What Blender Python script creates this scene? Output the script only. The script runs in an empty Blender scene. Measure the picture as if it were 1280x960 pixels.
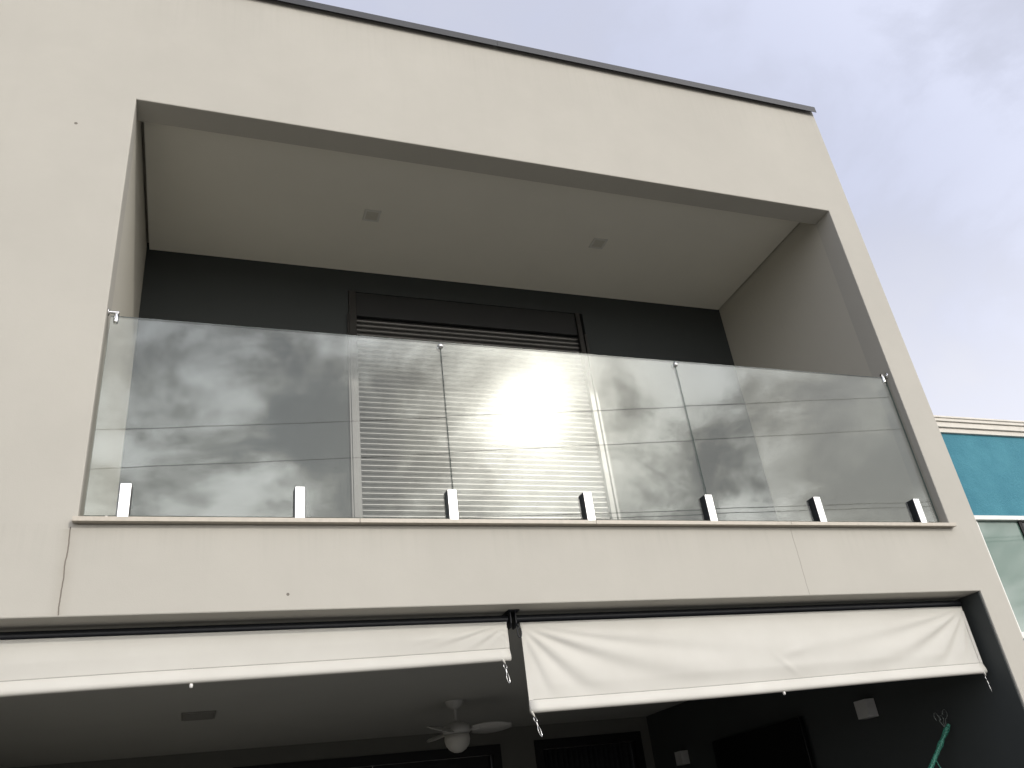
import bpy, bmesh, math, random
from mathutils import Vector, Matrix

random.seed(7)
S = bpy.context.scene
COL = S.collection
G = 3.063                      # height of the balcony floor above the street; local z = 0 is that floor

# ------------------------------------------------------------------ camera
cd = bpy.data.cameras.new('camera'); cam = bpy.data.objects.new('camera', cd); COL.objects.link(cam)
cr = Vector((0.93947500, -0.32259295, -0.11541454)); cdn = Vector((0.06134311, 0.48979310, -0.86967795)); cf = Vector((0.33708122, 0.80996081, 0.47993723))
m = Matrix.Identity(4)
for i in range(3):
    m[i][0] = cr[i]; m[i][1] = -cdn[i]; m[i][2] = -cf[i]
m[0][3], m[1][3], m[2][3] = 0.50866415, -3.87581238, -1.46255094 + G
cam.matrix_world = m
cd.sensor_fit = 'HORIZONTAL'; cd.sensor_width = 36.0; cd.lens = 1050.9 * 36 / 1280
cd.clip_start = 0.05; cd.clip_end = 2000
S.camera = cam

# ------------------------------------------------------------------ sun, sky, exposure
SUN = Vector((0.356, -0.816, 0.454)).normalized()
sun_el = math.asin(SUN.z); sun_az = math.atan2(SUN.x, SUN.y)
ld = bpy.data.lights.new('sun', 'SUN'); ld.energy = 1.4; ld.angle = math.radians(1.8); ld.color = (1.0, 0.955, 0.88)
sun = bpy.data.objects.new('sun', ld); COL.objects.link(sun)
sun.rotation_euler = SUN.to_track_quat('Z', 'Y').to_euler(); sun.location = (4, -12, 14)

W = bpy.data.worlds.new('World'); S.world = W; W.use_nodes = True
nt = W.node_tree; nt.nodes.clear()
N = nt.nodes.new; L = nt.links.new
def wmath(op, a, b=None, c=None, clamp=False):
    n = N('ShaderNodeMath'); n.operation = op; n.use_clamp = clamp
    for i, v in enumerate((a, b, c)):
        if v is None: continue
        if isinstance(v, (int, float)): n.inputs[i].default_value = v
        else: L(v, n.inputs[i])
    return n.outputs[0]
tc = N('ShaderNodeTexCoord'); DIR = tc.outputs['Generated']
sep = N('ShaderNodeSeparateXYZ'); L(DIR, sep.inputs[0])
dot = N('ShaderNodeVectorMath'); dot.operation = 'DOT_PRODUCT'; L(DIR, dot.inputs[0]); dot.inputs[1].default_value = SUN
mu = dot.outputs['Value']
zc = wmath('ADD', wmath('MAXIMUM', sep.outputs['Z'], 0.0), 0.50)
cb = N('ShaderNodeCombineXYZ')                               # clouds on a flat deck overhead
L(wmath('DIVIDE', sep.outputs['X'], zc), cb.inputs[0]); L(wmath('DIVIDE', sep.outputs['Y'], zc), cb.inputs[1])
def wnoise(scale, det, rough, dist, off):
    mp = N('ShaderNodeMapping'); L(cb.outputs[0], mp.inputs[0]); mp.inputs['Location'].default_value = off
    n = N('ShaderNodeTexNoise'); n.inputs['Scale'].default_value = scale; n.inputs['Detail'].default_value = det
    n.inputs['Roughness'].default_value = rough; n.inputs['Distortion'].default_value = dist
    L(mp.outputs[0], n.inputs['Vector']); return n.outputs['Fac']
def wramp(fac, a, b):
    n = N('ShaderNodeMapRange'); n.interpolation_type = 'SMOOTHSTEP'
    L(fac, n.inputs[0]); n.inputs[1].default_value = a; n.inputs[2].default_value = b; return n.outputs[0]
big = wramp(wnoise(2.9, 7, 0.56, 0.30, (5.2, 4.7, 0.0)), 0.37, 0.64)
small = wramp(wnoise(7.0, 7, 0.58, 0.35, (19.9, 9.4, 0.0)), 0.32, 0.68)
dens = wmath('ADD', wmath('MULTIPLY', big, 0.56), wmath('MULTIPLY', small, 0.44)); dens = wramp(dens, 0.08, 0.92)   # 0 thin .. 1 thick cloud
veil = wmath('EXPONENT', wmath('MULTIPLY', wmath('SUBTRACT', 1.0, mu), -75.0))      # the sun burns through a thin place
dens = wmath('MULTIPLY', dens, wmath('SUBTRACT', 1.0, wmath('MULTIPLY', veil, 0.25)))
half = wmath('MULTIPLY', wmath('ADD', mu, 1.0), 0.5)
fwd = wmath('POWER', wmath('MAXIMUM', half, 0.0), 6.0)          # veil scatters the sun forward
glow = wmath('EXPONENT', wmath('MULTIPLY', wmath('SUBTRACT', 1.0, mu), -130.0))
core = wmath('EXPONENT', wmath('MULTIPLY', wmath('SUBTRACT', 1.0, mu), -1050.0))
thin = wmath('SUBTRACT', 1.0, dens)
lit = wmath('ADD', 0.13, wmath('MULTIPLY', wmath('POWER', thin, 1.7), 2.5))
bright = wmath('ADD', wmath('MULTIPLY', wmath('MULTIPLY', fwd, 1.75), lit),
               wmath('ADD', wmath('MULTIPLY', wmath('MULTIPLY', glow, 2.3), wmath('ADD', 0.10, thin)), wmath('MULTIPLY', core, 12.0)))
low = wramp(sep.outputs['Z'], 0.62, 0.22)                     # paler towards the horizon
base = wmath('ADD', wmath('ADD', 0.67, wmath('MULTIPLY', low, 0.30)), wmath('MULTIPLY', dens, 0.06))
total = wmath('ADD', base, bright)
tint = N('ShaderNodeMix'); tint.data_type = 'RGBA'
L(wmath('ADD', wmath('ADD', wmath('MULTIPLY', low, 0.5), wmath('MULTIPLY', dens, 0.22)), wmath('MULTIPLY', wmath('MINIMUM', bright, 1.0), 0.6), clamp=True), tint.inputs['Factor'])
tint.inputs['A'].default_value = (0.90, 0.955, 1.20, 1); tint.inputs['B'].default_value = (1.02, 1.0, 0.99, 1)
warm = N('ShaderNodeMix'); warm.data_type = 'RGBA'; L(wmath('MULTIPLY', fwd, wmath('ADD', 0.25, wmath('MULTIPLY', veil, 0.75)), clamp=True), warm.inputs['Factor'])
L(tint.outputs['Result'], warm.inputs['A']); warm.inputs['B'].default_value = (1.08, 1.0, 0.88, 1)      # haze round the low sun is warm
cloud = N('ShaderNodeVectorMath'); cloud.operation = 'SCALE'; L(warm.outputs['Result'], cloud.inputs[0]); L(total, cloud.inputs['Scale'])
sky = N('ShaderNodeTexSky'); sky.sky_type = 'NISHITA'; sky.sun_disc = False
sky.sun_elevation = sun_el; sky.sun_rotation = sun_az; sky.air_density = 1.2; sky.dust_density = 2.0
bg1 = N('ShaderNodeBackground'); L(sky.outputs[0], bg1.inputs['Color']); bg1.inputs['Strength'].default_value = 0.07
bg2 = N('ShaderNodeBackground'); L(cloud.outputs[0], bg2.inputs['Color']); bg2.inputs['Strength'].default_value = 1.0
mx = N('ShaderNodeMixShader'); mx.inputs[0].default_value = 0.9; L(bg1.outputs[0], mx.inputs[1]); L(bg2.outputs[0], mx.inputs[2])
wo = N('ShaderNodeOutputWorld'); L(mx.outputs[0], wo.inputs['Surface'])
W.cycles.sampling_method = 'MANUAL'; W.cycles.sample_map_resolution = 1024

S.view_settings.view_transform = 'Standard'; S.view_settings.look = 'None'
S.view_settings.exposure = 0.0; S.view_settings.gamma = 1.0
S.render.engine = 'CYCLES'
S.cycles.use_denoising = True
S.cycles.max_bounces = 10; S.cycles.diffuse_bounces = 5; S.cycles.transparent_max_bounces = 16
S.cycles.sample_clamp_indirect = 6.0; S.cycles.caustics_reflective = False; S.cycles.caustics_refractive = False

# ------------------------------------------------------------------ materials
class Mat:
    def __init__(s, name):
        s.m = bpy.data.materials.new(name); s.m.use_nodes = True; s.t = s.m.node_tree
        s.b = s.t.nodes['Principled BSDF']; s.tc = None
    def n(s, kind, **kw):
        n = s.t.nodes.new(kind)
        for k, v in kw.items(): setattr(n, k, v)
        return n
    def l(s, a, b): s.t.links.new(a, b)
    def obj(s):
        if s.tc is None: s.tc = s.n('ShaderNodeTexCoord')
        return s.tc.outputs['Object']
    def noise(s, scale, det=4, rough=0.5, vec=None, dist=0.0):
        n = s.n('ShaderNodeTexNoise'); n.inputs['Scale'].default_value = scale; n.inputs['Detail'].default_value = det
        n.inputs['Roughness'].default_value = rough; n.inputs['Distortion'].default_value = dist
        s.l(vec or s.obj(), n.inputs['Vector']); return n.outputs['Fac']
    def mapv(s, scale=(1, 1, 1), loc=(0, 0, 0)):
        n = s.n('ShaderNodeMapping'); n.inputs['Scale'].default_value = scale; n.inputs['Location'].default_value = loc
        s.l(s.obj(), n.inputs[0]); return n.outputs[0]
    def ramp(s, f, a, b, c0, c1):
        n = s.n('ShaderNodeValToRGB'); e = n.color_ramp.elements
        e[0].position = a; e[1].position = b; e[0].color = (*c0, 1); e[1].color = (*c1, 1); s.l(f, n.inputs[0]); return n.outputs[0]
    def mix(s, f, a, b, mode='MIX'):
        n = s.n('ShaderNodeMix'); n.data_type = 'RGBA'; n.blend_type = mode
        for v, i in ((f, 'Factor'), (a, 'A'), (b, 'B')):
            k = n.inputs[i]
            if isinstance(v, (int, float)): k.default_value = v
            elif isinstance(v, tuple): k.default_value = (*v, 1)
            else: s.l(v, k)
        return n.outputs['Result']
    def math(s, op, a, b=None, clamp=False):
        n = s.n('ShaderNodeMath'); n.operation = op; n.use_clamp = clamp
        for i, v in enumerate((a, b)):
            if v is None: continue
            if isinstance(v, (int, float)): n.inputs[i].default_value = v
            else: s.l(v, n.inputs[i])
        return n.outputs[0]
    def bump(s, h, strength=0.3, dist=0.002, normal=None):
        n = s.n('ShaderNodeBump'); n.inputs['Strength'].default_value = strength; n.inputs['Distance'].default_value = dist
        s.l(h, n.inputs['Height'])
        if normal: s.l(normal, n.inputs['Normal'])
        s.l(n.outputs[0], s.b.inputs['Normal']); return n.outputs[0]
    def col(s, c):
        if isinstance(c, tuple): s.b.inputs['Base Color'].default_value = (*c, 1)
        else: s.l(c, s.b.inputs['Base Color'])
    def set(s, **kw):
        for k, v in kw.items(): s.b.inputs[k.replace('_', ' ')].default_value = v
        return s

ZR = 3.745
def stucco(name, c, var=0.05, marks=False, rough=0.85):
    M = Mat(name)
    dark = tuple(x * (1 - var) for x in c); light = tuple(min(1, x * (1 + var)) for x in c)
    k = M.ramp(M.noise(0.9, 5, 0.55), 0.32, 0.68, dark, light)
    k = M.mix(0.55, k, M.ramp(M.noise(2.7, 6, 0.62, dist=0.4), 0.34, 0.66, (1 - var * 0.9,) * 3, (1 + var * 0.5,) * 3), 'MULTIPLY')
    k2 = M.mix(M.math('MULTIPLY', M.noise(9.0, 5, 0.65), 0.5), k, tuple(x * 0.95 for x in c))
    # faint rain streaks running down the wall
    st = M.ramp(M.noise(1.0, 3, 0.6, M.mapv((9.0, 9.0, 0.35))), 0.52, 0.8, (1, 1, 1), (0.945, 0.94, 0.93))
    k3 = M.mix(0.25, k2, st, 'MULTIPLY')
    if marks:
        sp = M.n('ShaderNodeSeparateXYZ'); M.l(M.obj(), sp.inputs[0])
        X, Z = sp.outputs['X'], sp.outputs['Z']
        wob = M.math('MULTIPLY', M.math('SUBTRACT', M.noise(9.0, 5, 0.65, M.mapv((0.2, 0.2, 1))), 0.5), 0.035)
        def crack(x0, w, zlo, zhi, amp):
            d = M.math('ABSOLUTE', M.math('SUBTRACT', M.math('SUBTRACT', X, x0), M.math('MULTIPLY', wob, amp)))
            i = M.math('SUBTRACT', 1.0, M.math('DIVIDE', d, w), True)
            a = M.math('LESS_THAN', Z, zhi + G); b = M.math('GREATER_THAN', Z, zlo + G)
            return M.math('MULTIPLY', i, M.math('MULTIPLY', a, b))
        c1 = M.math('MULTIPLY', crack(-0.023, 0.0040, -0.414, -0.03, 0.55), 1.1, True)
        c2 = M.math('MULTIPLY', crack(3.752, 0.004, -0.414, -0.03, 0.5), 0.45)
        def dot_(x, z, r):
            d = M.math('SQRT', M.math('ADD', M.math('POWER', M.math('SUBTRACT', X, x), 2.0), M.math('POWER', M.math('SUBTRACT', Z, z + G), 2.0)))
            return M.math('LESS_THAN', d, r)
        ds = M.math('MAXIMUM', dot_(-0.286, 2.339, 0.009), dot_(0.897, -0.347, 0.007))
        cr_ = M.math('MAXIMUM', M.math('MAXIMUM', c1, c2), M.math('MULTIPLY', ds, 0.8))
        run = M.ramp(M.noise(1.0, 5, 0.65, M.mapv((26.0, 1.0, 0.9))), 0.48, 0.75, (0, 0, 0), (1, 1, 1))
        def below(zt, ln): return M.math('MULTIPLY', M.math('SUBTRACT', 1.0, M.math('DIVIDE', M.math('SUBTRACT', zt + G, Z), ln), True), M.math('LESS_THAN', Z, zt + G))
        dirt = M.math('MULTIPLY', run, M.math('ADD', M.math('MULTIPLY', below(ZR, 0.55), 0.30), M.math('MULTIPLY', below(-0.015, 0.22), 0.26), True))
        k3 = M.mix(dirt, k3, tuple(x * 0.72 for x in c))
        k3 = M.mix(cr_, k3, (0.10, 0.085, 0.07))
        # grime bleeding out of the crack and below the sill's end
        gr = M.math('MULTIPLY', M.math('MULTIPLY', crack(-0.023, 0.05, -0.414, -0.04, 0.55), M.noise(14, 5, 0.7)), 0.45)
        k3 = M.mix(gr, k3, (0.25, 0.22, 0.18))
        h2 = cr_
    M.col(k3); M.set(Roughness=rough); M.b.inputs['Specular IOR Level'].default_value = 0.25
    h = M.math('ADD', M.math('MULTIPLY', M.noise(170, 3, 0.6), 0.5), M.math('MULTIPLY', M.noise(11, 4, 0.55), 1.2))
    if marks: h = M.math('SUBTRACT', h, M.math('MULTIPLY', h2, 2.0))
    M.bump(h, 0.35, 0.002)
    return M.m

def plain(name, c, rough=0.5, metal=0.0, var=0.08, scale=6.0, bump=0.0, spec=0.5, bscale=120):
    M = Mat(name)
    M.col(M.ramp(M.noise(scale, 4, 0.6), 0.3, 0.7, tuple(x * (1 - var) for x in c), tuple(min(1, x * (1 + var)) for x in c)))
    M.set(Roughness=rough, Metallic=metal); M.b.inputs['Specular IOR Level'].default_value = spec
    if bump: M.bump(M.noise(bscale, 3, 0.6), bump, 0.001)
    return M.m

mt = {}
mt['facade'] = stucco('beige_stucco', (0.446, 0.430, 0.385), 0.05, True)
mt['inner'] = stucco('beige_inner_paint', (0.50, 0.48, 0.42), 0.025)
mt['ceiling'] = plain('white_ceiling_paint', (0.74, 0.715, 0.64), 0.9, var=0.02, scale=1.5, bump=0.08, spec=0.2)
mt['charcoal'] = stucco('charcoal_wall_paint', (0.052, 0.058, 0.0575), 0.07, rough=0.75)
mt['coping'] = plain('grey_painted_sheet', (0.016, 0.018, 0.024), 0.55, 0.0, 0.15, 3.0)
mt['sill'] = plain('beige_stone', (0.46, 0.42, 0.355), 0.45, 0, 0.08, 40, 0.05)
mt['floor_tile'] = plain('grey_floor_tile', (0.46, 0.44, 0.38), 0.5, 0, 0.08, 5)
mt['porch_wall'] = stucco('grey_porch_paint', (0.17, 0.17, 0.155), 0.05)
mt['panel'] = plain('grey_ceiling_panel', (0.24, 0.235, 0.215), 0.6, 0, 0.05, 10)
mt['porch_ceiling'] = plain('grey_white_ceiling_paint', (0.50, 0.50, 0.47), 0.9, var=0.03, scale=1.2, bump=0.08, spec=0.2)
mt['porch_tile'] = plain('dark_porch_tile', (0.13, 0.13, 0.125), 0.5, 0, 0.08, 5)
mt['chrome'] = plain('polished_steel', (0.78, 0.78, 0.77), 0.10, 1.0, 0.03, 20)
mt['steel'] = plain('brushed_steel', (0.80, 0.80, 0.79), 0.22, 1.0, 0.05, 30)
mt['shutter'] = plain('bronze_aluminium', (0.075, 0.073, 0.071), 0.34, 0.70, 0.05, 3)
mt['slat'] = plain('satin_aluminium', (0.19, 0.186, 0.18), 0.40, 0.85, 0.05, 3)
mt['shutter_box'] = plain('dark_bronze_aluminium', (0.020, 0.021, 0.022), 0.45, 0.0, 0.08, 3)
mt['seam_shade'] = plain('grey_seam_shade', (0.34, 0.33, 0.30), 0.8, 0, 0.1, 60)  # grey that paints the shade along the awning hem seams
mt['wire'] = plain('dull_grey_wire', (0.20, 0.22, 0.21), 0.5, 0.6, 0.1, 20)
mt['black'] = plain('black_metal', (0.012, 0.014, 0.018), 0.4, 0.2, 0.1, 10)
mt['plastic'] = plain('white_plastic', (0.72, 0.71, 0.68), 0.4, 0, 0.02, 10)
mt['diffuser'] = plain('frosted_diffuser', (0.60, 0.59, 0.55), 0.6, 0, 0.02, 10)
mt['lens'] = plain('dull_lamp_lens', (0.50, 0.48, 0.42), 0.6, 0, 0.03, 10)
mt['fanwhite'] = plain('fan_grey_enamel', (0.52, 0.515, 0.49), 0.45, 0, 0.02, 10)
mt['darkpane'] = plain('dark_window_glass', (0.010, 0.011, 0.013), 0.05, 0, 0.02, 2)
mt['blackframe'] = plain('black_window_frame', (0.007, 0.0075, 0.008), 0.5, 0, 0.05, 6, spec=0.3)
mt['curtain'] = plain('grey_curtain', (0.055, 0.062, 0.066), 0.9, 0, 0.08, 20, spec=0.1)
mt['tv'] = plain('black_screen', (0.004, 0.0045, 0.005), 0.35, 0, 0.02, 2, spec=0.25)
mt['sconce'] = plain('pale_grey_lamp', (0.50, 0.50, 0.49), 0.6, 0, 0.04, 20)
mt['white_trim'] = plain('off_white_trim', (0.66, 0.63, 0.57), 0.75, 0, 0.06, 9, 0.15)
mt['white_frame'] = plain('white_aluminium', (0.74, 0.74, 0.71), 0.4, 0, 0.03, 8)
mt['concrete'] = stucco('concrete_paving', (0.17, 0.165, 0.155), 0.10)
mt['asphalt'] = plain('asphalt', (0.055, 0.055, 0.057), 0.9, 0, 0.2, 30, 0.5)
mt['soil'] = plain('ground_soil', (0.20, 0.18, 0.14), 0.95, 0, 0.25, 0.7, 0.4, bscale=20)
mt['pole'] = plain('pole_concrete', (0.33, 0.32, 0.30), 0.9, 0, 0.1, 8, 0.3)
mt['cable'] = plain('black_cable', (0.02, 0.02, 0.021), 0.6, 0, 0.05, 8)
mt['ceramic'] = plain('brown_ceramic', (0.12, 0.06, 0.035), 0.25, 0, 0.1, 8)
mt['wood'] = plain('crossarm_timber', (0.17, 0.13, 0.09), 0.8, 0, 0.25, 12, 0.3)

# teal roughcast of the neighbouring house
M = Mat('teal_stucco')
a = M.ramp(M.noise(3.0, 6, 0.62), 0.3, 0.72, (0.046, 0.190, 0.255), (0.076, 0.262, 0.330))
b_ = M.ramp(M.noise(26, 5, 0.7, dist=1.5), 0.56, 0.74, (0.92, 0.95, 0.96), (1.45, 1.28, 1.22))
M.col(M.mix(0.55, a, b_, 'MULTIPLY')); M.set(Roughness=0.8); M.b.inputs['Specular IOR Level'].default_value = 0.3
M.bump(M.noise(38, 6, 0.7, dist=1.2), 0.7, 0.01)
mt['teal'] = M.m

# awning cloth: thin woven acrylic, a little light comes through
M = Mat('awning_cloth')
M.col(M.ramp(M.noise(2.2, 5, 0.6), 0.3, 0.75, (0.61, 0.598, 0.553), (0.67, 0.66, 0.615)))
M.set(Roughness=0.75); M.b.inputs['Specular IOR Level'].default_value = 0.3
wv = M.n('ShaderNodeTexWave', wave_type='BANDS', bands_direction='Z'); wv.inputs['Scale'].default_value = 220; M.l(M.obj(), wv.inputs[0])
M.bump(M.math('ADD', wv.outputs['Fac'], M.math('MULTIPLY', M.noise(14, 5, 0.6), 3.0)), 0.12, 0.001)
tr = M.n('ShaderNodeBsdfTranslucent'); tr.inputs['Color'].default_value = (0.6, 0.56, 0.48, 1)
ms = M.n('ShaderNodeMixShader'); ms.inputs[0].default_value = 0.12
M.l(M.b.outputs[0], ms.inputs[1]); M.l(tr.outputs[0], ms.inputs[2]); M.l(ms.outputs[0], M.t.nodes['Material Output'].inputs['Surface'])
mt['cloth'] = M.m

# green braided sleeve
M = Mat('green_braid')
vo = M.n('ShaderNodeTexVoronoi'); vo.inputs['Scale'].default_value = 120; M.l(M.obj(), vo.inputs['Vector'])
M.col(M.ramp(vo.outputs['Distance'], 0.15, 0.75, (0.10, 0.42, 0.30), (0.012, 0.10, 0.07)))
M.set(Roughness=0.5); M.bump(M.math('SUBTRACT', 1.0, vo.outputs['Distance']), 0.5, 0.002)
mt['green'] = M.m

def glass(name, r0, tintc, rough=0.0, wave=0.0003):
    M = Mat(name); t = M.t
    geo = M.n('ShaderNodeNewGeometry')
    d = M.n('ShaderNodeVectorMath'); d.operation = 'DOT_PRODUCT'; M.l(geo.outputs['Normal'], d.inputs[0]); M.l(geo.outputs['Incoming'], d.inputs[1])
    c = M.math('ABSOLUTE', d.outputs['Value'])
    F = M.math('ADD', r0, M.math('MULTIPLY', M.math('POWER', M.math('SUBTRACT', 1.0, c, True), 5.0), 1 - r0), True)
    tr = M.n('ShaderNodeBsdfTransparent'); tr.inputs['Color'].default_value = (*tintc, 1)
    gl = M.n('ShaderNodeBsdfGlossy'); gl.inputs['Roughness'].default_value = rough; gl.inputs['Color'].default_value = (0.95, 1.0, 0.985, 1)
    bu = M.n('ShaderNodeBump'); bu.inputs['Strength'].default_value = 1.0; bu.inputs['Distance'].default_value = wave
    M.l(M.noise(1.7, 2, 0.4), bu.inputs['Height']); M.l(bu.outputs[0], gl.inputs['Normal'])
    hz = M.n('ShaderNodeBsdfGlossy'); hz.inputs['Roughness'].default_value = 0.20      # thin film of dust
    mg = M.n('ShaderNodeMixShader'); mg.inputs[0].default_value = 0.07; M.l(gl.outputs[0], mg.inputs[1]); M.l(hz.outputs[0], mg.inputs[2])
    ms = M.n('ShaderNodeMixShader'); M.l(F, ms.inputs[0]); M.l(tr.outputs[0], ms.inputs[1]); M.l(mg.outputs[0], ms.inputs[2])
    M.l(ms.outputs[0], t.nodes['Material Output'].inputs['Surface'])
    return M.m
mt['glass'] = glass('balustrade_glass', 0.060, (0.955, 0.97, 0.962))
mt['glass_edge'] = plain('glass_cut_edge', (0.16, 0.21, 0.195), 0.25, 0, 0.05, 10)
M = Mat('green_tinted_glass'); M.col((0.10, 0.17, 0.14)); M.set(Roughness=0.03); M.b.inputs['IOR'].default_value = 1.9
M.bump(M.noise(1.5, 2, 0.4), 1.0, 0.0012); mt['tint_glass'] = M.m

# ------------------------------------------------------------------ mesh helpers
def empty(name, loc, label=None, cat=None, group=None):
    o = bpy.data.objects.new(name, None); o.empty_display_size = 0.2
    o.location = (loc[0], loc[1], loc[2] + G); COL.objects.link(o)
    if label: tag(o, label, cat, group)
    return o
def tag(o, label, cat, group=None):
    o['label'] = label; o['category'] = cat
    if group: o['group'] = group
def world_loc(p):
    v = Vector((0, 0, 0))
    while p is not None: v += Vector(p.location); p = p.parent
    return v

class MB:
    def __init__(s): s.v = []; s.f = []; s.sm = []; s.mi = []
    def add(s, vs, fs, smooth=False, mi=0):
        b = len(s.v); s.v += [tuple(p) for p in vs]
        for f in fs: s.f.append([b + i for i in f]); s.sm.append(smooth); s.mi.append(mi)
        return s
    def box(s, x0, x1, y0, y1, z0, z1, mi=0):
        return s.add([(x0,y0,z0),(x1,y0,z0),(x1,y1,z0),(x0,y1,z0),(x0,y0,z1),(x1,y0,z1),(x1,y1,z1),(x0,y1,z1)],
              [(0,3,2,1),(4,5,6,7),(0,1,5,4),(1,2,6,5),(2,3,7,6),(3,0,4,7)], False, mi)
    def tube(s, pts, r, n=10, caps=True, closed=False):
        pts = [Vector(p) for p in pts]; K = len(pts); rs = r if isinstance(r, (list, tuple)) else [r] * K
        vs = []; up = None
        for i, p in enumerate(pts):
            if closed: t = (pts[(i + 1) % K] - pts[i - 1]).normalized()
            else: t = (pts[min(i + 1, K - 1)] - pts[max(i - 1, 0)]).normalized()
            if up is None:
                up = Vector((0, 0, 1)) if abs(t.z) < 0.9 else Vector((1, 0, 0))
            a = t.cross(up).normalized(); b = a.cross(t).normalized(); up = b
            for k in range(n):
                an = 2 * math.pi * k / n; vs.append(p + a * (math.cos(an) * rs[i]) + b * (math.sin(an) * rs[i]))
        fs = []
        for i in range(K if closed else K - 1):
            j = (i + 1) % K
            for k in range(n): fs.append((i * n + k, i * n + (k + 1) % n, j * n + (k + 1) % n, j * n + k))
        s.add(vs, fs, True)
        if caps and not closed:
            s.add(vs[:n], [tuple(range(n))[::-1]]); s.add(vs[-n:], [tuple(range(n))])
        return s
    def lathe(s, c, prof, n=24, axis='Z'):
        vs = []
        for (r, h) in prof:
            for k in range(n):
                an = 2 * math.pi * k / n; a, b = r * math.cos(an), r * math.sin(an)
                d = {'Z': (a, b, h), 'X': (h, a, b), 'Y': (b, h, a)}[axis]
                vs.append((c[0] + d[0], c[1] + d[1], c[2] + d[2]))
        fs = [(i * n + k, i * n + (k + 1) % n, (i + 1) * n + (k + 1) % n, (i + 1) * n + k) for i in range(len(prof) - 1) for k in range(n)]
        fs += [tuple(range(n))[::-1], tuple(range((len(prof) - 1) * n, len(prof) * n))]
        return s.add(vs, fs, True)
    def build(s, name, mat, parent=None, bevel=0.0, kind=None, loc=None, solid=0.0):
        o0 = Vector((0, 0, -G)); pl = world_loc(parent) if parent else Vector((0, 0, 0))
        off = pl + Vector((0, 0, -G)) if loc is None else Vector(loc)
        me = bpy.data.meshes.new(name)
        me.from_pydata([tuple(Vector(p) - off) for p in s.v], [], s.f)
        ms = mat if isinstance(mat, (list, tuple)) else [mat]
        for k in ms: me.materials.append(mt[k])
        me.polygons.foreach_set('use_smooth', s.sm); me.polygons.foreach_set('material_index', s.mi)
        me.update()
        bm = bmesh.new(); bm.from_mesh(me); bmesh.ops.recalc_face_normals(bm, faces=bm.faces); bm.to_mesh(me); bm.free()
        o = bpy.data.objects.new(name, me); COL.objects.link(o)
        if parent: o.parent = parent
        if loc is not None: o.location = Vector((loc[0], loc[1], loc[2] + G)) - pl
        if bevel:
            b = o.modifiers.new('bevel', 'BEVEL'); b.width = bevel; b.segments = 2; b.limit_method = 'ANGLE'; b.angle_limit = math.radians(40)
        if solid:
            b = o.modifiers.new('thickness', 'SOLIDIFY'); b.thickness = solid; b.offset = 0
        if kind: o['kind'] = kind
        return o
def box(name, mat, parent, x0, x1, y0, y1, z0, z1, bevel=0.0, kind=None):
    return MB().box(x0, x1, y0, y1, z0, z1).build(name, mat, parent, bevel, kind)

# ------------------------------------------------------------------ ground and street
GZ = -G
def strip(name, mat, a0, a1, z0, z1):          # a strip of street that runs with the pole line (10.5 degrees off the front)
    k = 0.185; x0, x1 = -90, 90; vs = []
    for z in (z0, z1):
        for x, a in ((x0, a0), (x1, a0), (x1, a1), (x0, a1)): vs.append((x, -10 + k * (x + 1.1) + a, z))
    return MB().add(vs, [(0,3,2,1),(4,5,6,7),(0,1,5,4),(1,2,6,5),(2,3,7,6),(3,0,4,7)]).build(name, mat, None, 0, 'structure')
box('ground', 'soil', None, -400, 400, -400, 400, GZ - 0.3, GZ - 0.16, kind='structure')
strip('road', 'asphalt', -8.2, -1.42, GZ - 0.16, GZ - 0.12)
strip('kerb', 'concrete', -1.42, -1.28, GZ - 0.16, GZ + 0.0)
strip('pavement', 'concrete', -1.28, 1.0, GZ - 0.16, GZ - 0.004)
MB().add([(-9, -10.45, GZ-.16), (16, -5.84, GZ-.16), (16, 1.15, GZ-.16), (-9, 1.15, GZ-.16), (-9, -10.45, GZ), (16, -5.84, GZ), (16, 1.15, GZ), (-9, 1.15, GZ)],
    [(0,3,2,1),(4,5,6,7),(0,1,5,4),(1,2,6,5),(2,3,7,6),(3,0,4,7)]).build('forecourt', 'concrete', None, 0, 'structure')

# ------------------------------------------------------------------ the house
XL, XR = -2.2, 5.226
ZR = 3.745
OX0, OX1, OZ0, OZ1 = 0.0, 4.987, -0.016, 2.6           # balcony opening
PX0, PX1, PZ1 = -1.02, 5.030, -0.421                   # porch opening
T = 0.17
YB = 1.592
house = empty('house', (1.5, 0.0, GZ), 'two-storey beige stucco house with a recessed balcony over a dark porch', 'house')

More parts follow.
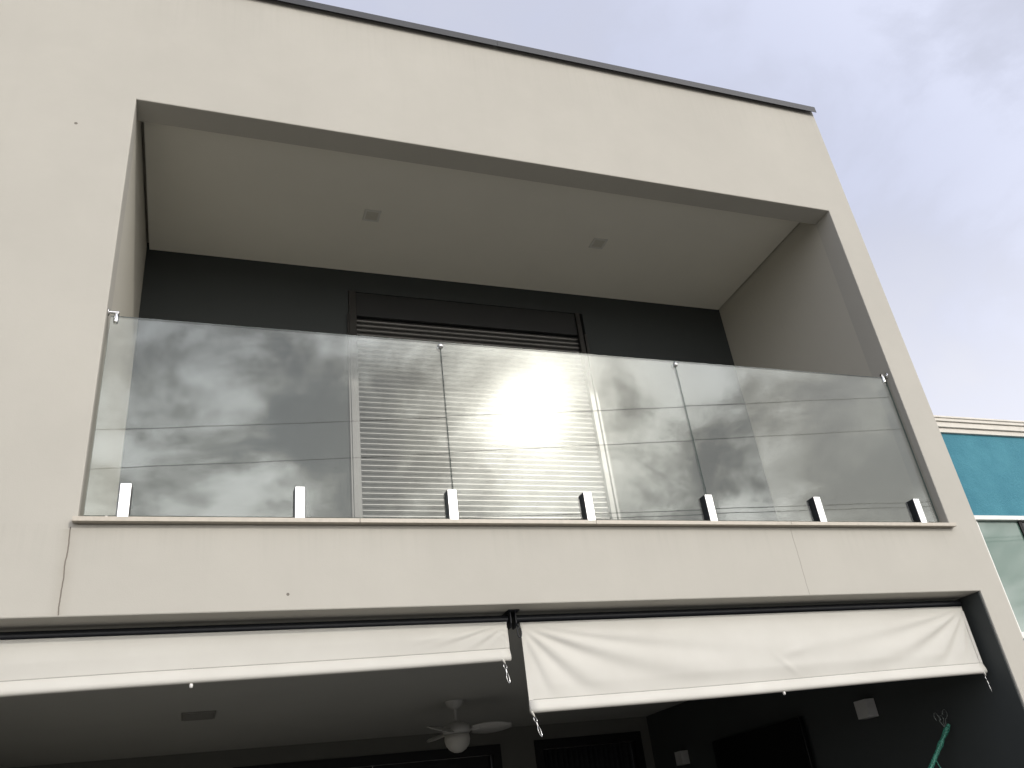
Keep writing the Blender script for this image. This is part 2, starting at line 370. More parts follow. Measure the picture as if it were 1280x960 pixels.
def facade():
    xs = sorted({XL, PX0, OX0, OX1, PX1, XR}); zs = sorted({GZ, PZ1, OZ0, OZ1, ZR})
    def hole(x, z): return (OX0 < x < OX1 and OZ0 < z < OZ1) or (PX0 < x < PX1 and GZ <= z < PZ1)
    bm = bmesh.new(); vd = {}
    def V(x, y, z):
        k = (round(x, 4), round(y, 4), round(z, 4))
        if k not in vd: vd[k] = bm.verts.new(k)
        return vd[k]
    nx, nz = len(xs) - 1, len(zs) - 1
    full = [[not hole((xs[i] + xs[i+1]) / 2, (zs[j] + zs[j+1]) / 2) for j in range(nz)] for i in range(nx)]
    F = lambda i, j: 0 <= i < nx and 0 <= j < nz and full[i][j]
    for i in range(nx):
        for j in range(nz):
            if not full[i][j]: continue
            a, b, c, d = xs[i], xs[i+1], zs[j], zs[j+1]
            bm.faces.new([V(a,0,c), V(b,0,c), V(b,0,d), V(a,0,d)]); bm.faces.new([V(a,T,c), V(a,T,d), V(b,T,d), V(b,T,c)])
            if not F(i-1, j): bm.faces.new([V(a,0,c), V(a,0,d), V(a,T,d), V(a,T,c)])
            if not F(i+1, j): bm.faces.new([V(b,0,c), V(b,T,c), V(b,T,d), V(b,0,d)])
            if not F(i, j-1): bm.faces.new([V(a,0,c), V(a,T,c), V(b,T,c), V(b,0,c)])
            if not F(i, j+1): bm.faces.new([V(a,0,d), V(b,0,d), V(b,T,d), V(a,T,d)])
    bmesh.ops.recalc_face_normals(bm, faces=bm.faces); bm.normal_update()
    ed = [e for e in bm.edges if all(abs(v.co.y) < 1e-5 for v in e.verts) and len(e.link_faces) == 2 and e.calc_face_angle(0) > 0.5]
    bmesh.ops.bevel(bm, geom=ed, offset=0.006, segments=2, affect='EDGES', profile=0.5)
    off = Vector((0, 0, 0))
    me = bpy.data.meshes.new('facade'); bm.to_mesh(me); bm.free(); me.materials.append(mt['facade'])
    o = bpy.data.objects.new('facade', me); COL.objects.link(o); o.parent = house
    # object origin on the world origin in x and y, so the wall marks sit where they should
    o.location = Vector((0, 0, G)) - world_loc(house)
    for v in me.vertices: v.co.z += G
    o.location.z -= G
    return o
facade()
# coping of folded sheet along the roof edge, in lengths
xs = [XL - 0.015, -0.6, 2.35, XR + 0.007]
for a, b in zip(xs[:-1], xs[1:]):
    cp = MB()
    prof = [(-0.034, ZR - 0.042), (-0.034, ZR + 0.020), (0.21, ZR + 0.012), (0.21, ZR - 0.04), (0.207, ZR - 0.04), (0.207, ZR + 0.002), (-0.031, ZR + 0.016), (-0.031, ZR - 0.042)]
    vs = [(a + 0.001, y, z) for y, z in prof] + [(b - 0.001, y, z) for y, z in prof]; n = len(prof)
    cp.add(vs, [(i, (i+1) % n, (i+1) % n + n, i + n) for i in range(n)] + [tuple(range(n))[::-1], tuple(range(n, 2*n))])
    cp.build('coping', 'coping', house)
# the rest of the shell
box('roof_slab', 'inner', house, XL, XR, T, 8.6, 2.80, 3.55)
box('floor_slab', 'porch_ceiling', house, XL, XR, T, 8.6, PZ1, -0.016)
box('balcony_side_wall', 'inner', house, XL, OX0, T, 8.6, -0.016, 2.80)
box('balcony_side_wall', 'inner', house, OX1, XR, T, 8.6, -0.016, 2.80)
DX0, DX1, DZ1 = 1.49, 3.53, 2.537                     # balcony door
bw = MB(); bw.box(OX0, DX0, YB, 1.78, -0.016, 2.80); bw.box(DX1, OX1, YB, 1.78, -0.016, 2.80); bw.box(DX0, DX1, YB, 1.78, DZ1, 2.80)
bw.build('balcony_back_wall', 'charcoal', house)
box('balcony_ceiling', 'ceiling', house, 0.020, 4.972, T + 0.002, YB - 0.008, 2.732, 2.748)
box('balcony_floor', 'floor_tile', house, OX0 + 0.002, OX1 - 0.002, T + 0.05, YB - 0.002, -0.016, -0.004)
# sill of beige stone, in four lengths
sj = [-0.018, 1.227, 2.485, 3.740, 5.005]
for a, b in zip(sj[:-1], sj[1:]):
    sl = MB().box(max(a, -0.018) + 0.0012, b - 0.0012, -0.036, -0.0008, -0.0145, 0.006)
    if True:
        sl.box(max(a + 0.0012, OX0 + 0.0012), min(b - 0.0012, OX1 - 0.0012), -0.0008, T + 0.048, -0.0155, 0.006)
    o = sl.build('sill', 'sill', house)

# balcony door with its louvred shutter
door = empty('door', (2.5, YB, 0.0)); door.parent = house; door.location = Vector((2.5, YB, G)) - world_loc(house)
door['label'] = 'wide bronze roller shutter door with horizontal slats'
box('stile', 'shutter', door, DX0 + .002, DX0 + 0.060, YB - 0.012, 1.70, 0.0, DZ1 - .002, 0.002)
box('stile', 'shutter', door, DX1 - 0.072, DX1 - 0.032, YB - 0.012, 1.70, 0.0, DZ1 - .002, 0.002)
box('guide_rail', 'shutter', door, DX1 - 0.024, DX1 - 0.002, YB - 0.020, 1.70, 0.0, DZ1 - 0.225, 0.002)
box('guide_rail', 'shutter', door, DX0 - 0.014, DX0 - 0.001, YB - 0.016, YB - 0.001, 0.0, DZ1 - 0.225, 0.002)
box('shutter_box', 'shutter_box', door, DX0 + 0.062, DX1 - 0.074, YB + 0.006, 1.70, DZ1 - 0.222, DZ1 - 0.004, 0.003)
box('back_panel', 'shutter_box', door, DX0 + 0.062, DX1 - 0.074, 1.66, 1.70, 0.0, DZ1 - 0.224)
P = 0.0428
prof = [(0.016, -0.0005), (0.006, 0.003), (0.0012, 0.0065), (0.0, 0.010), (0.0004, 0.0145), (0.004, 0.020), (0.0095, 0.028), (0.0140, 0.034), (0.0185, 0.0395)]
sx0, sx1 = DX0 + 0.064, DX1 - 0.076
sm = MB(); n = len(prof)
vs = [(x, YB + 0.018 + y, z) for x in (sx0, sx1) for y, z in prof]
sm.add(vs, [(i, i + 1, i + 1 + n, i + n) for i in range(n - 1)], False)
k = 0; z = DZ1 - 0.228 - P; first = None
while z > 0.02:
    if first is None:
        first = sm.build('slat', 'slat', door, loc=(0, 0, 0)); first.location = Vector((0, 0, z + G)) - world_loc(door)
        zz = z
    else:
        o = first.copy(); COL.objects.link(o); o.parent = door
        o.location = Vector((random.uniform(-.0006, .0006), random.uniform(-.0008, .0008), z + G)) - world_loc(door)
    z -= P

# porch: lining, ceiling is the floor slab's underside
box('porch_side_wall', 'charcoal', house, 5.022, 5.0295, 0.012, 4.53, GZ, PZ1 - 0.002)
box('side_wall', 'inner', house, PX1, XR, T, 8.6, GZ, PZ1)
box('side_wall', 'inner', house, XL, PX0, T, 8.6, GZ, PZ1)
YP = 4.53
pb = MB()
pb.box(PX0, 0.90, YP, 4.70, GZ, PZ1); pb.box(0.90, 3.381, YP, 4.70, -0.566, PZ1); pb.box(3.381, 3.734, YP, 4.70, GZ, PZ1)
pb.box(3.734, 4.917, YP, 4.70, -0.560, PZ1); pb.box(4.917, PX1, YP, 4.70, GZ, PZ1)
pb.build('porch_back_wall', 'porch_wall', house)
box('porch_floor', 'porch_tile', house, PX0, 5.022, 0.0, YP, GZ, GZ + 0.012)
def opening(name, x0, x1, z1, panes):
    d = empty(name, ((x0 + x1) / 2, YP, GZ)); d.parent = house; d.location = Vector(((x0 + x1) / 2, YP, GZ + G)) - world_loc(house)
    w = 0.085
    f = MB(); f.box(x0 + .002, x0 + w, YP - .012, 4.69, GZ + .014, z1 - .002); f.box(x1 - w, x1 - .002, YP - .012, 4.69, GZ + .014, z1 - .002); f.box(x0 + w, x1 - w, YP - .012, 4.69, z1 - w, z1 - .002)
    f.build('frame', 'blackframe', d)
    xs = [x0 + w + (x1 - x0 - 2 * w) * i / panes for i in range(panes + 1)]
    for a, b in zip(xs[:-1], xs[1:]): box('pane', 'darkpane', d, a + .004, b - .004, 4.60, 4.61, GZ + .02, z1 - w - .002)
    return d
opening('window', 0.90, 3.381, -0.566, 2)
pd = opening('porch_door', 3.734, 4.917, -0.560, 1)
for c in list(pd.children):
    if c.name.startswith('pane'): bpy.data.objects.remove(c)
cu = MB(); nu = 120
vs = []
for i in range(nu + 1):
    x = 3.825 + (4.828 - 3.825) * i / nu; y = 4.60 + 0.022 * math.sin(i * 0.95) + 0.008 * math.sin(i * 0.37 + 1)
    vs += [(x, y, GZ + 0.03), (x, y, -0.648)]
cu.add(vs, [(2*i, 2*i+2, 2*i+3, 2*i+1) for i in range(nu)], True); cu.build('curtain', 'curtain', pd, solid=0.003)

# ------------------------------------------------------------------ glass balustrade
bal = empty('glass_balustrade', (2.49, 0.05, 0.006), 'frameless clear glass balustrade in three panes along the balcony edge', 'balustrade')
gy0, gy1 = 0.044, 0.054
for a, b, ky, kx in ((0.016, 1.7287, .0010, .0009), (1.7325, 3.2657, 0, 0), (3.2695, 4.961, -.0008, -.0008)):    # each pane sits a hair out of true
    g = MB(); z0, z1 = 0.040, 1.108
    v = [(a,gy0,z0),(b,gy0,z0),(b,gy1,z0),(a,gy1,z0),(a,gy0,z1),(b,gy0,z1),(b,gy1,z1),(a,gy1,z1)]
    v = [(p[0], p[1] + ky * (p[2] - z0) + kx * (p[0] - (a + b) / 2), p[2]) for p in v]
    g.add(v, [(0,1,5,4), (2,3,7,6)], False, 0); g.add(v, [(0,3,2,1),(4,5,6,7),(1,2,6,5),(3,0,4,7)], False, 1)
    g.build('glass_pane', ['glass', 'glass_edge'], bal)
for x in (0.176, 0.950, 1.716, 2.486, 3.256, 4.024, 4.803):
    s_ = MB(); h = 0.024
    # a square spigot: two jaws either side of the glass on a foot, with a front clamping face
    s_.box(x - h, x + h, 0.014, gy0 - 0.0015, 0.006, 0.186); s_.box(x - h, x + h, gy1 + 0.0015, 0.086, 0.006, 0.186)
    s_.box(x - h, x + h, gy0 - 0.0015, gy1 + 0.0015, 0.006, 0.036)
    sp = s_.build('spigot', 'steel', bal, 0.0025)
    for sg in (-1, 1):
        e0, e1 = sorted((x + sg * (h + 0.0004), x + sg * (h + 0.0024)))
        MB().box(e0, e1, 0.0165, 0.0835, 0.007, 0.1845).build('side_shade', 'black', sp)  # black plates added to paint the spigot's sides as shaded
def wall_clip(x, sgn):
    c = MB(); y, z = 0.049, 1.130
    c.lathe((x, y, z), [(0.020, 0.0), (0.020, 0.004), (0.010, 0.007)] if sgn > 0 else [(0.010, -0.007), (0.020, -0.004), (0.020, 0.0)], 18, 'X')
    c.tube([(x, y, z), (x + sgn * 0.052, y, z)], 0.0085, 12)
    o = c.build('wall_clip', 'chrome', bal)
    MB().lathe((x + sgn * 0.040, y, 0), [(0.012, 1.070), (0.0125, 1.074), (0.0125, 1.118), (0.009, 1.122)], 16).build('clip_body', 'chrome', o)
wall_clip(OX0 + 0.0005, 1); wall_clip(OX1 - 0.0005, -1)
for x in (1.7305, 3.2675):
    c = MB()
    c.lathe((x, 0.049, 1.078), [(0.004, -0.022), (0.012, -0.019), (0.016, -0.0065), (0.006, -0.0055), (0.0035, 0.0055), (0.006, 0.0055), (0.016, 0.0065), (0.012, 0.019), (0.004, 0.022)], 16, 'Y')
    c.build('joint_clip', 'chrome', bal)
# little stop under the first pane
MB().tube([(0.107, 0.049, 0.006), (0.107, 0.049, 0.040)], 0.006, 10).build('pane_rest', 'plastic', bal)

# ------------------------------------------------------------------ balcony downlights
def ceiling_light(x, y, z, s, label, cat='ceiling light', group=None, sy=None):
    sy = sy or s
    t = empty('ceiling_light', (x, y, z), label, cat, group)
    f = MB(); h, hy, w = s / 2, sy / 2, 0.016
    f.box(x-h, x+h, y-hy, y-hy+w, z-.009, z-.0005); f.box(x-h, x+h, y+hy-w, y+hy, z-.009, z-.0005)
    f.box(x-h, x-h+w, y-hy+w, y+hy-w, z-.009, z-.0005); f.box(x+h-w, x+h, y-hy+w, y+hy-w, z-.009, z-.0005)
    f.build('frame', 'diffuser', t, 0.0012)
    box('diffuser', 'lens', t, x-h+w, x+h-w, y-hy+w, y+hy-w, z-.0060, z-.0005)
    return t
ceiling_light(1.555, 0.889, 2.732, 0.12, 'square downlight in the balcony ceiling, the one farther from the teal house')
ceiling_light(3.400, 0.872, 2.732, 0.12, 'square downlight in the balcony ceiling, the one nearer the teal house')

# ------------------------------------------------------------------ awnings under the porch beam
def awning(x0, x1, zt, zl, zr, label, folds, seam, hooks):
    t = empty('awning', ((x0 + x1) / 2, 0.155, PZ1), label, 'awning', None)
    MB().tube([(x0 - 0.012, 0.154, PZ1 - 0.036), (x1 + 0.012, 0.154, PZ1 - 0.036)], 0.0215, 18).build('roller_tube', 'black', t)
    W_, nu, nv = x1 - x0, 220, 34
    vs = []
    for j in range(nv + 1):
        q = j / nv
        for i in range(nu + 1):
            p = i / nu; x = x0 + W_ * p; zb = zl + (zr - zl) * p
            z = zt + (zb - zt) * q
            d = folds(p, q, W_, zt - zb)
            edge = min(1, q * 5)
            vs.append((x + 0.006 * math.sin(q * 3.1) * (0.5 - p) * 2, 0.1295 - d * edge * min(1, max(0.0, ((1 - q) * (zt - zb) - 0.040) / 0.07)), z + 0.004 * math.sin(p * 9.0) * q * 0))
    fs = [(j*(nu+1)+i, j*(nu+1)+i+1, (j+1)*(nu+1)+i+1, (j+1)*(nu+1)+i) for j in range(nv) for i in range(nu)]
    MB().add(vs, fs, True).build('cloth', 'cloth', t, solid=0.0014)
    # hem: pocket sewn round the bottom bar
    y = 0.1295
    hm = MB(); n = 14; vs = []; K = 60
    for i in range(K + 1):
        p = i / K; x = x0 + W_ * p; z = zl + (zr - zl) * p + 0.0025 * math.sin(p * 7 + x0)
        pr = [(y - 0.0022, z + 0.044), (y - 0.0035, z + 0.036), (y - 0.008, z + 0.022), (y - 0.0135, z + 0.006), (y - 0.0135, z - 0.006), (y - 0.008, z - 0.014), (y, z - 0.017), (y + 0.008, z - 0.014), (y + 0.0125, z - 0.004), (y + 0.010, z + 0.012), (y + 0.003, z + 0.040), (y + 0.0018, z + 0.044)]
        vs += [(x, a, b) for a, b in pr]
    n = len(pr)
    fs = [(i*n + k, i*n + (k+1) % n, (i+1)*n + (k+1) % n, (i+1)*n + k) for i in range(K) for k in range(n)] + [tuple(range(n))[::-1], tuple(range(K*n, K*n+n))]
    hm.add(vs, fs, True).build('hem', 'cloth', t)
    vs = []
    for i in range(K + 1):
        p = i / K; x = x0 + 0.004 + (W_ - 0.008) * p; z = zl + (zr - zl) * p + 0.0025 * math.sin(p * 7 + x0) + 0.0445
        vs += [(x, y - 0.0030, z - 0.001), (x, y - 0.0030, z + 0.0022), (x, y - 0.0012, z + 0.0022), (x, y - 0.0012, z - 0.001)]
    MB().add(vs, [(4*i + k, 4*i + (k+1) % 4, 4*i + 4 + (k+1) % 4, 4*i + 4 + k) for i in range(K) for k in range(4)] + [(0, 1, 2, 3), (4*K+3, 4*K+2, 4*K+1, 4*K)]).build('hem_seam_shade', 'seam_shade', t)  # grey strip on the hem seam, painting the shadow line of its crease
    # side hems
    for xe, zb, sg in ((x0, zl, 1), (x1, zr, -1)):
        MB().box(min(xe, xe + sg * 0.022), max(xe, xe + sg * 0.022), 0.1262, 0.1284, zb + 0.046, zt - 0.03).build('side_hem', 'cloth', t)
    xm = (x0 + x1) / 2; zm = (zl + zr) / 2
    kb = MB().lathe((xm, y, zm), [(0.003, -0.034), (0.007, -0.032), (0.008, -0.022), (0.006, -0.016)], 12); kb.build('bar_stop', 'plastic', t)
    if seam: MB().box(xm - 0.0012, xm + 0.0012, 0.1262, 0.1284, zm + 0.046, zt - 0.04).build('seam', 'cloth', t)
    for xe, zb, lean in hooks: snap_hook(t, xe, y, zb, lean)
    return t
def snap_hook(t, x, y, z, lean):
    # tie of cord, D-ring, swivel and spring hook
    L_ = Vector((lean, 0.0, -1)).normalized()
    o = Vector((x, y, z - 0.012)); side = Vector((0.8, 0.6, 0)).normalized()
    h = MB()
    h.tube([o, o + L_ * 0.012], 0.002, 6)
    c = o + L_ * 0.026; pts = []
    for k in range(10):
        a = 2 * math.pi * k / 10; pts.append(c + side * (math.cos(a) * 0.013) + L_ * (math.sin(a) * 0.013))
    h.tube(pts, 0.0022, 6, closed=True)
    h.tube([c + L_ * 0.013, c + L_ * 0.030], 0.0042, 8)
    hk = h.build('snap_hook', 'steel', t)
    b = MB(); c2 = c + L_ * 0.030; pts = []
    for k in range(15):
        q = k / 14; a = -0.15 + q * 5.2
        pts.append(c2 + L_ * (0.028 - 0.028 * math.cos(a)) * 0.9 + side * (0.011 * math.sin(a)))
    b.tube(pts, 0.0025, 6); b.tube([pts[0], pts[-1]], 0.0016, 6)
    b.build('hook', 'steel', hk)
    tp = MB().tube([(x - 0.014, y - 0.006, z + 0.010), (x - 0.006, y - 0.010, z - 0.012), (x + 0.004, y - 0.004, z - 0.024)], [0.004, 0.006, 0.003], 8); tp.build('cloth_tie', 'cloth', t)

def ridge(v, c, w): return math.exp(-((v - c) / w) ** 2)
def folds_r(p, q, W_, H):
    d = 0.0
    # creases fanning out of both top corners and dying towards the middle
    for (ox, sg, list_) in ((0.0, 1, ((0.20, .055, .012), (0.42, .10, .015), (0.95, .22, .012), (2.2, .6, .008))),
                            (1.0, -1, ((0.24, .06, .011), (0.50, .10, .015), (1.0, .2, .013), (2.3, .6, .008)))):
        u = max(1e-4, (p - ox) * sg * W_); v = q * H
        s = v / (u + 0.02) * (1 + 0.5 * u); r = math.hypot(u, v)
        fall = min(1, r / 0.12) * math.exp(-max(0, r - 0.25) / 0.75)
        for c, w, a in list_:
            d += a * (ridge(s, c, w) - 0.45 * ridge(s, c * 1.25, w * 1.2)) * fall
    d += 0.016 * math.sin(math.pi * p) * math.sin(math.pi * min(1, q * 0.95))      # belly
    # two small puckers by the middle
    d += 0.005 * ridge(q + 0.8 * (p - 0.535) * W_ / H * 0.25, 0.55, 0.05) * ridge(p, 0.545, 0.03)
    d += 0.005 * ridge(q - (p - 0.52) * 6, 0.72, 0.05) * ridge(p, 0.525, 0.02)
    d += 0.0025 * math.sin(p * 23 + 2 * q) * q
    return d
def folds_l(p, q, W_, H):
    d = 0.008 * math.sin(math.pi * q) * (0.7 + 0.3 * math.sin(p * 8))
    u = (1 - p) * W_; v = q * H; s = v / (u + 0.02); r = math.hypot(u, v)
    fall = min(1, r / 0.08) * math.exp(-max(0, r - 0.2) / 0.35)
    for c, w, a in ((0.25, .04, .006), (0.55, .08, .009), (1.2, .2, .006)): d += a * (ridge(s, c, w) - 0.4 * ridge(s, c * 1.3, w)) * fall
    d += 0.004 * ridge(q - 0.25 + (p - 0.85) * 3, 0.2, 0.08) * ridge(p, 0.86, 0.03)
    d += 0.002 * math.sin(p * 31) * q
    return d
awning(-0.955, 1.976, -0.474, -0.700, -0.647, 'rolled-up short white cloth awning hanging over the ceiling fan side of the porch', folds_l, True, [(-0.945, -0.700, .2), (1.940, -0.652, .15)])
awning(2.046, 4.975, -0.480, -0.899, -0.866, 'longer white cloth awning with fanned creases, hanging by the charcoal porch wall', folds_r, False, [(2.060, -0.905, .28), (4.956, -0.872, .1)])
# brackets that carry the rollers
def bracket(x, label):
    t = empty('awning_bracket', (x, 0.15, PZ1), label, 'bracket')
    MB().box(x - 0.030, x + 0.030, 0.095, 0.215, PZ1 - 0.006, PZ1 - 0.0005).build('plate', 'black', t, 0.001)
    a = MB(); n = 16; pts = []
    for s_ in (-0.0135, 0.0135):
        vs = [(x + s_ - .0025, 0.118, PZ1 - 0.006), (x + s_ - .0025, 0.198, PZ1 - 0.006), (x + s_ - .0025, 0.196, PZ1 - 0.062), (x + s_ - .0025, 0.178, PZ1 - 0.082), (x + s_ - .0025, 0.138, PZ1 - 0.082), (x + s_ - .0025, 0.120, PZ1 - 0.062)]
        vs2 = [(v[0] + .005, v[1], v[2]) for v in vs]
        a.add(vs + vs2, [tuple(range(6)), tuple(range(11, 5, -1))] + [(i, (i+1) % 6, (i+1) % 6 + 6, i + 6) for i in range(6)])
    a.build('arm', 'black', t)
    lo = MB(); pts = [(x + 0.026 + 0.010 * math.sin(2*math.pi*k/14), 0.125, PZ1 - 0.108 - 0.026 * math.cos(2*math.pi*k/14)) for k in range(14)]
    lo.tube(pts, 0.0036, 7, closed=True); lo.tube([(x + 0.018, 0.135, PZ1 - 0.060), (x + 0.026, 0.125, PZ1 - 0.084)], 0.005, 7); lo.build('crank_eye', 'black', t)
bracket(2.011, 'black metal bracket with crank eye between the two awnings')

# ------------------------------------------------------------------ ceiling fan in the porch
FX, FY = 2.435, 2.748
fan = empty('ceiling_fan', (FX, FY, PZ1), 'white ceiling fan with round globe lamp on the porch ceiling', 'ceiling fan')
MB().lathe((FX, FY, PZ1), [(0.004, -0.062), (0.03, -0.058), (0.062, -0.030), (0.074, -0.006), (0.075, -0.0006)], 28).build('canopy', 'fanwhite', fan)
MB().tube([(FX, FY, PZ1 - 0.055), (FX, FY, PZ1 - 0.155)], 0.013, 12).build('rod', 'fanwhite', fan)
mo = MB().lathe((FX, FY, PZ1), [(0.02, -0.150), (0.05, -0.158), (0.098, -0.180), (0.108, -0.205), (0.108, -0.226), (0.090, -0.242), (0.03, -0.246)][::-1], 32).build('motor', 'fanwhite', fan)
MB().lathe((FX, FY, PZ1), [(0.004, -0.372), (0.03, -0.368), (0.062, -0.350), (0.088, -0.318), (0.098, -0.282), (0.094, -0.247)], 32).build('globe', 'diffuser', fan)
for k in range(3):
    an = math.radians(-14 + 120 * k); c_, s_ = math.cos(an), math.sin(an)
    vs = []; K = 14
    for i in range(K + 1):
        q = i / K; r = 0.115 + 0.31 * q; w = 0.062 * (math.sin(math.pi * min(1, 0.16 + 0.80 * q)) ** 0.7) + 0.004
        for sgn in (-1, 0, 1):
            lx, ly, lz = r, sgn * w, PZ1 - 0.212 + - sgn * w * 0.45 - 0.006 * abs(sgn)
            vs.append((FX + lx * c_ - ly * s_, FY + lx * s_ + ly * c_, lz))
    MB().add(vs, [(3*i+j, 3*i+3+j, 3*i+4+j, 3*i+1+j) for i in range(K) for j in range(2)], True).build('blade', 'fanwhite', fan, solid=0.006)
    MB().tube([(FX + 0.09 * c_, FY + 0.09 * s_, PZ1 - 0.215), (FX + 0.17 * c_, FY + 0.17 * s_, PZ1 - 0.216)], 0.009, 8).build('blade_arm', 'fanwhite', fan)
cpn = empty('ceiling_panel', (0.572, 2.60, PZ1), 'flat grey panel on the porch ceiling beside the fan', 'ceiling panel')
box('frame', 'panel', cpn, 0.462, 0.682, 2.46, 2.74, PZ1 - 0.010, PZ1 - 0.0005, 0.002)
for k in range(6): box('slat', 'panel', cpn, 0.478, 0.666, 2.480 + 0.042 * k, 2.508 + 0.042 * k, PZ1 - 0.016, PZ1 - 0.0102, 0.001)

# ------------------------------------------------------------------ things on the charcoal porch wall
WX = 5.022
tv = empty('television', (WX, 2.60, -1.25), 'black flat television hung on the charcoal porch wall', 'television')
box('screen', 'tv', tv, WX - 0.075, WX - 0.068, 1.965, 3.250, -1.53, -0.845)
fb = MB(); fb.box(WX - 0.068, WX - 0.030, 1.955, 3.260, -1.545, -0.835); fb.build('casing', 'tv', tv, 0.004)
box('wall_mount', 'black', tv, WX - 0.030, WX - 0.0005, 2.40, 2.80, -1.35, -1.05)
def sconce(y, z, label):
    t = empty('wall_light', (WX, y, z), label, 'wall light')
    h = 0.060
    box('back_plate', 'sconce', t, WX - 0.006, WX - 0.0005, y - 0.045, y + 0.045, z - 0.045, z + 0.045)
    b = MB(); vs = [(WX - .006, y-h, z-h), (WX - .006, y+h, z-h), (WX - .006, y+h, z+h), (WX - .006, y-h, z+h), (WX - .085, y-h, z-h*.98), (WX - .085, y+h, z-h*.98), (WX - .085, y+h, z+h*.98), (WX - .085, y-h, z+h*.98)]
    b.add(vs, [(0,1,5,4), (1,2,6,5), (2,3,7,6), (3,0,4,7), (4,5,6,7)]); b.build('shade', 'sconce', t, 0.002)
sconce(1.225, -0.900, 'small grey box wall light between the television and the porch opening')
sconce(3.880, -0.900, 'small grey box wall light between the television and the curtained door')

# ------------------------------------------------------------------ green pole leaning by the wall
A = Vector((3.27, 1.0, GZ + 0.014)); Bv = Vector((4.985, 0.552, -1.105)); D = (Bv - A)
gp = empty('green_pole', tuple(A), 'slim green braided pole with wire hooks on its tip leaning on the charcoal wall', 'pole')
pts = [A + D * q for q in (0, .2, .5, .80, .86, .875, .93, .945, .96, .985, 1.0)]
MB().tube(pts, [.022, .022, .021, .021, .020, .015, .013, .018, .012, .018, .010], 14).build('shaft', 'green', gp)
tip = A + D * 0.985
def wire_loop(c0, dirv, size, name='hook'):
    dv = Vector(dirv).normalized(); sd = dv.cross(Vector((0.3, -1, 0.1))).normalized(); pts = [c0]
    for k in range(9):
        a = math.pi * 2 * k / 9 * 0.9; pts.append(c0 + dv * (size * (0.55 + 0.45 * (1 - math.cos(a)) / 2 * 1.0)) + sd * (size * 0.22 * math.sin(a)))
    MB().tube(pts, 0.0026, 6).build(name, 'wire', gp)
wire_loop(tip, (-0.55, 0.0, 0.95), 0.115); wire_loop(tip, (-0.12, 0.0, 1.0), 0.085); wire_loop(tip, (0.22, -.1, 1.0), 0.12)
cd_ = A + D * 0.90
MB().tube([cd_ + Vector((0.012, -0.012, 0)), cd_ + Vector((0.05, -0.03, -0.16)), cd_ + Vector((0.065, -0.03, -0.34)), cd_ + Vector((0.06, -0.03, -0.55))], 0.004, 7).build('cord', 'green', gp)

# ------------------------------------------------------------------ teal neighbouring house
nb = empty('teal_house', (8.9, 1.2, GZ), 'teal rendered house with stepped white cornice beyond the beige house', 'house')
NY = 1.2; NX0, NX1 = 5.30, 13.5
WX0, WX1, WZ0, WZ1 = 6.655, 9.3, -0.44, 0.505
w = MB()
w.box(NX0, NX1, NY, NY + 0.2, WZ1 + 0.038, 1.325); w.box(NX0, WX0, NY, NY + 0.2, GZ, WZ1 + 0.038); w.box(WX1, NX1, NY, NY + 0.2, GZ, WZ1 + 0.038); w.box(WX0, WX1, NY, NY + 0.2, GZ, WZ0 - 0.05)
w.build('wall', 'teal', nb)
box('rear_wall', 'teal', nb, NX0, NX1, NY + 0.4, NY + 7, GZ, 1.20)
for (d_, z0, z1) in ((0.022, 1.325, 1.368), (0.040, 1.371, 1.420), (0.055, 1.423, 1.452)):
    box('cornice', 'white_trim', nb, NX0, NX1, NY - d_, NY + 0.22, z0, z1, 0.003)
box('drip', 'white_trim', nb, NX0, NX1, NY - 0.065, NY + 0.22, 1.452, 1.470, 0.003)
box('roof', 'concrete', nb, NX0, NX1, NY + 0.22, NY + 7, 1.20, 1.32)
wn = empty('window', ((WX0 + WX1) / 2, NY, WZ0)); wn.parent = nb; wn.location = Vector(((WX0 + WX1) / 2, NY, WZ0 + G)) - world_loc(nb)
f = MB()
f.box(WX0 - 0.03, WX1 + 0.03, NY - 0.012, NY + 0.06, WZ1, WZ1 + 0.0375)
f.box(WX0 - 0.03, WX1 + 0.03, NY - 0.02, NY + 0.06, WZ0 - 0.0495, WZ0)
f.box(WX0, WX0 + 0.030, NY + 0.004, NY + 0.06, WZ0, WZ1); f.box(WX1 - 0.03, WX1, NY + 0.004, NY + 0.06, WZ0, WZ1)
f.build('frame', 'white_frame', wn, 0.002)
xs = [WX0 + 0.034 + (WX1 - WX0 - 0.068) * i / 5 for i in range(6)]
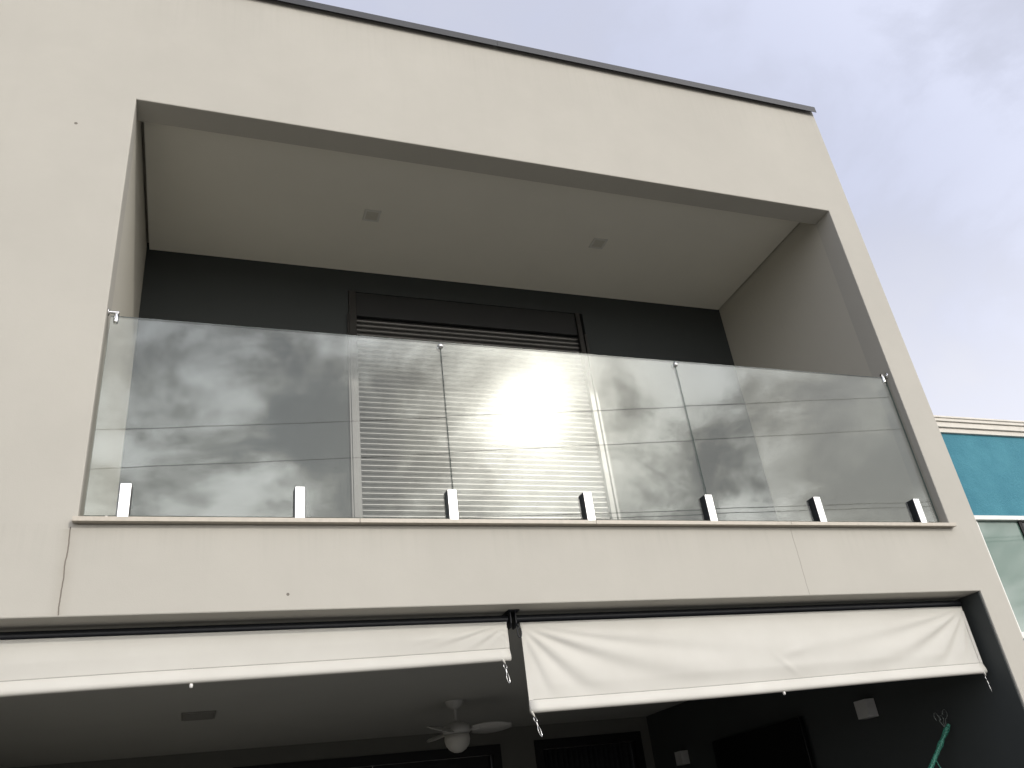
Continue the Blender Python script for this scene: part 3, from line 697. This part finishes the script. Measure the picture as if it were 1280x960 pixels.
for i, (a, b) in enumerate(zip(xs[:-1], xs[1:])):
    sw = 0.018
    for e0, e1 in ((a + .001, a + sw), (b - sw, b - .001)): box('sash_stile', 'white_frame' if i == 0 and e0 < a + .01 else 'blackframe', wn, e0, e1, NY + .012, NY + .045, WZ0 + .002, WZ1 - .002, 0.001)
    box('pane', 'darkpane' if i == 1 else 'tint_glass', wn, a + sw, b - sw, NY + .026, NY + .032, WZ0 + .002, WZ1 - .002)
box('room', 'blackframe', nb, WX0 - .0, WX1, NY + 0.21, NY + 0.25, WZ0 - .05, WZ1)

# ------------------------------------------------------------------ street cables (seen mirrored in the glass) and their poles
def py(x): return -10 + 0.185 * (x + 1.1)
X0, X1 = -21.0, 26.0
cables = [('upper bare power cable strung between the street poles', 0.0, lambda x: 5.43),
          ('lower bare power cable strung between the street poles', 0.0, lambda x: 4.72),
          ('black telephone cable below the power cables, upper of the pair', 0.16, lambda x: 3.41 - 0.035 * (x - 9)),
          ('black telephone cable below the power cables, lower of the pair', 0.16, lambda x: 3.32 - 0.035 * (x - 9))]
for lab, oy, zf in cables:
    K = 40; pts = []
    for i in range(K + 1):
        q = i / K; x = X0 + (X1 - X0) * q
        pts.append((x, py(x) - oy, zf(x) + 0.25 * (2 * q - 1) ** 2))
    o = MB().tube(pts, 0.0060, 8).build('street_cable', 'cable', None); tag(o, lab, 'cable', 'cables along the street')
for x, lab in ((X0, 'concrete utility pole carrying the cables on the side away from the teal house'), (X1, 'concrete utility pole carrying the cables on the side past the teal house')):
    t = empty('utility_pole', (x, py(x) + 0.0, GZ), lab, 'pole', 'utility poles')
    yy = py(x) - 0.16 + 0.30
    MB().tube([(x, yy, GZ - 0.1), (x, yy, 0), (x, yy, 6.3)], [0.17, 0.145, 0.10], 16).build('shaft', 'pole', t)
    for z in (5.68, 4.97):
        MB().box(x - 0.05, x + 0.05, yy - 0.30, yy + 0.9, z - 0.20, z - 0.08).build('crossarm', 'wood', t)
        MB().lathe((x, py(x), z), [(0.02, -0.08), (0.045, -0.06), (0.03, -0.045), (0.045, -0.03), (0.02, -0.012)], 12).build('insulator', 'ceramic', t)
    for lab_, oy, zf in cables[2:]:
        z = zf(x) + 0.25
        MB().box(x - 0.02, x + 0.02, py(x) - oy, yy, z - 0.035, z - 0.0115).build('cable_bracket', 'steel', t)
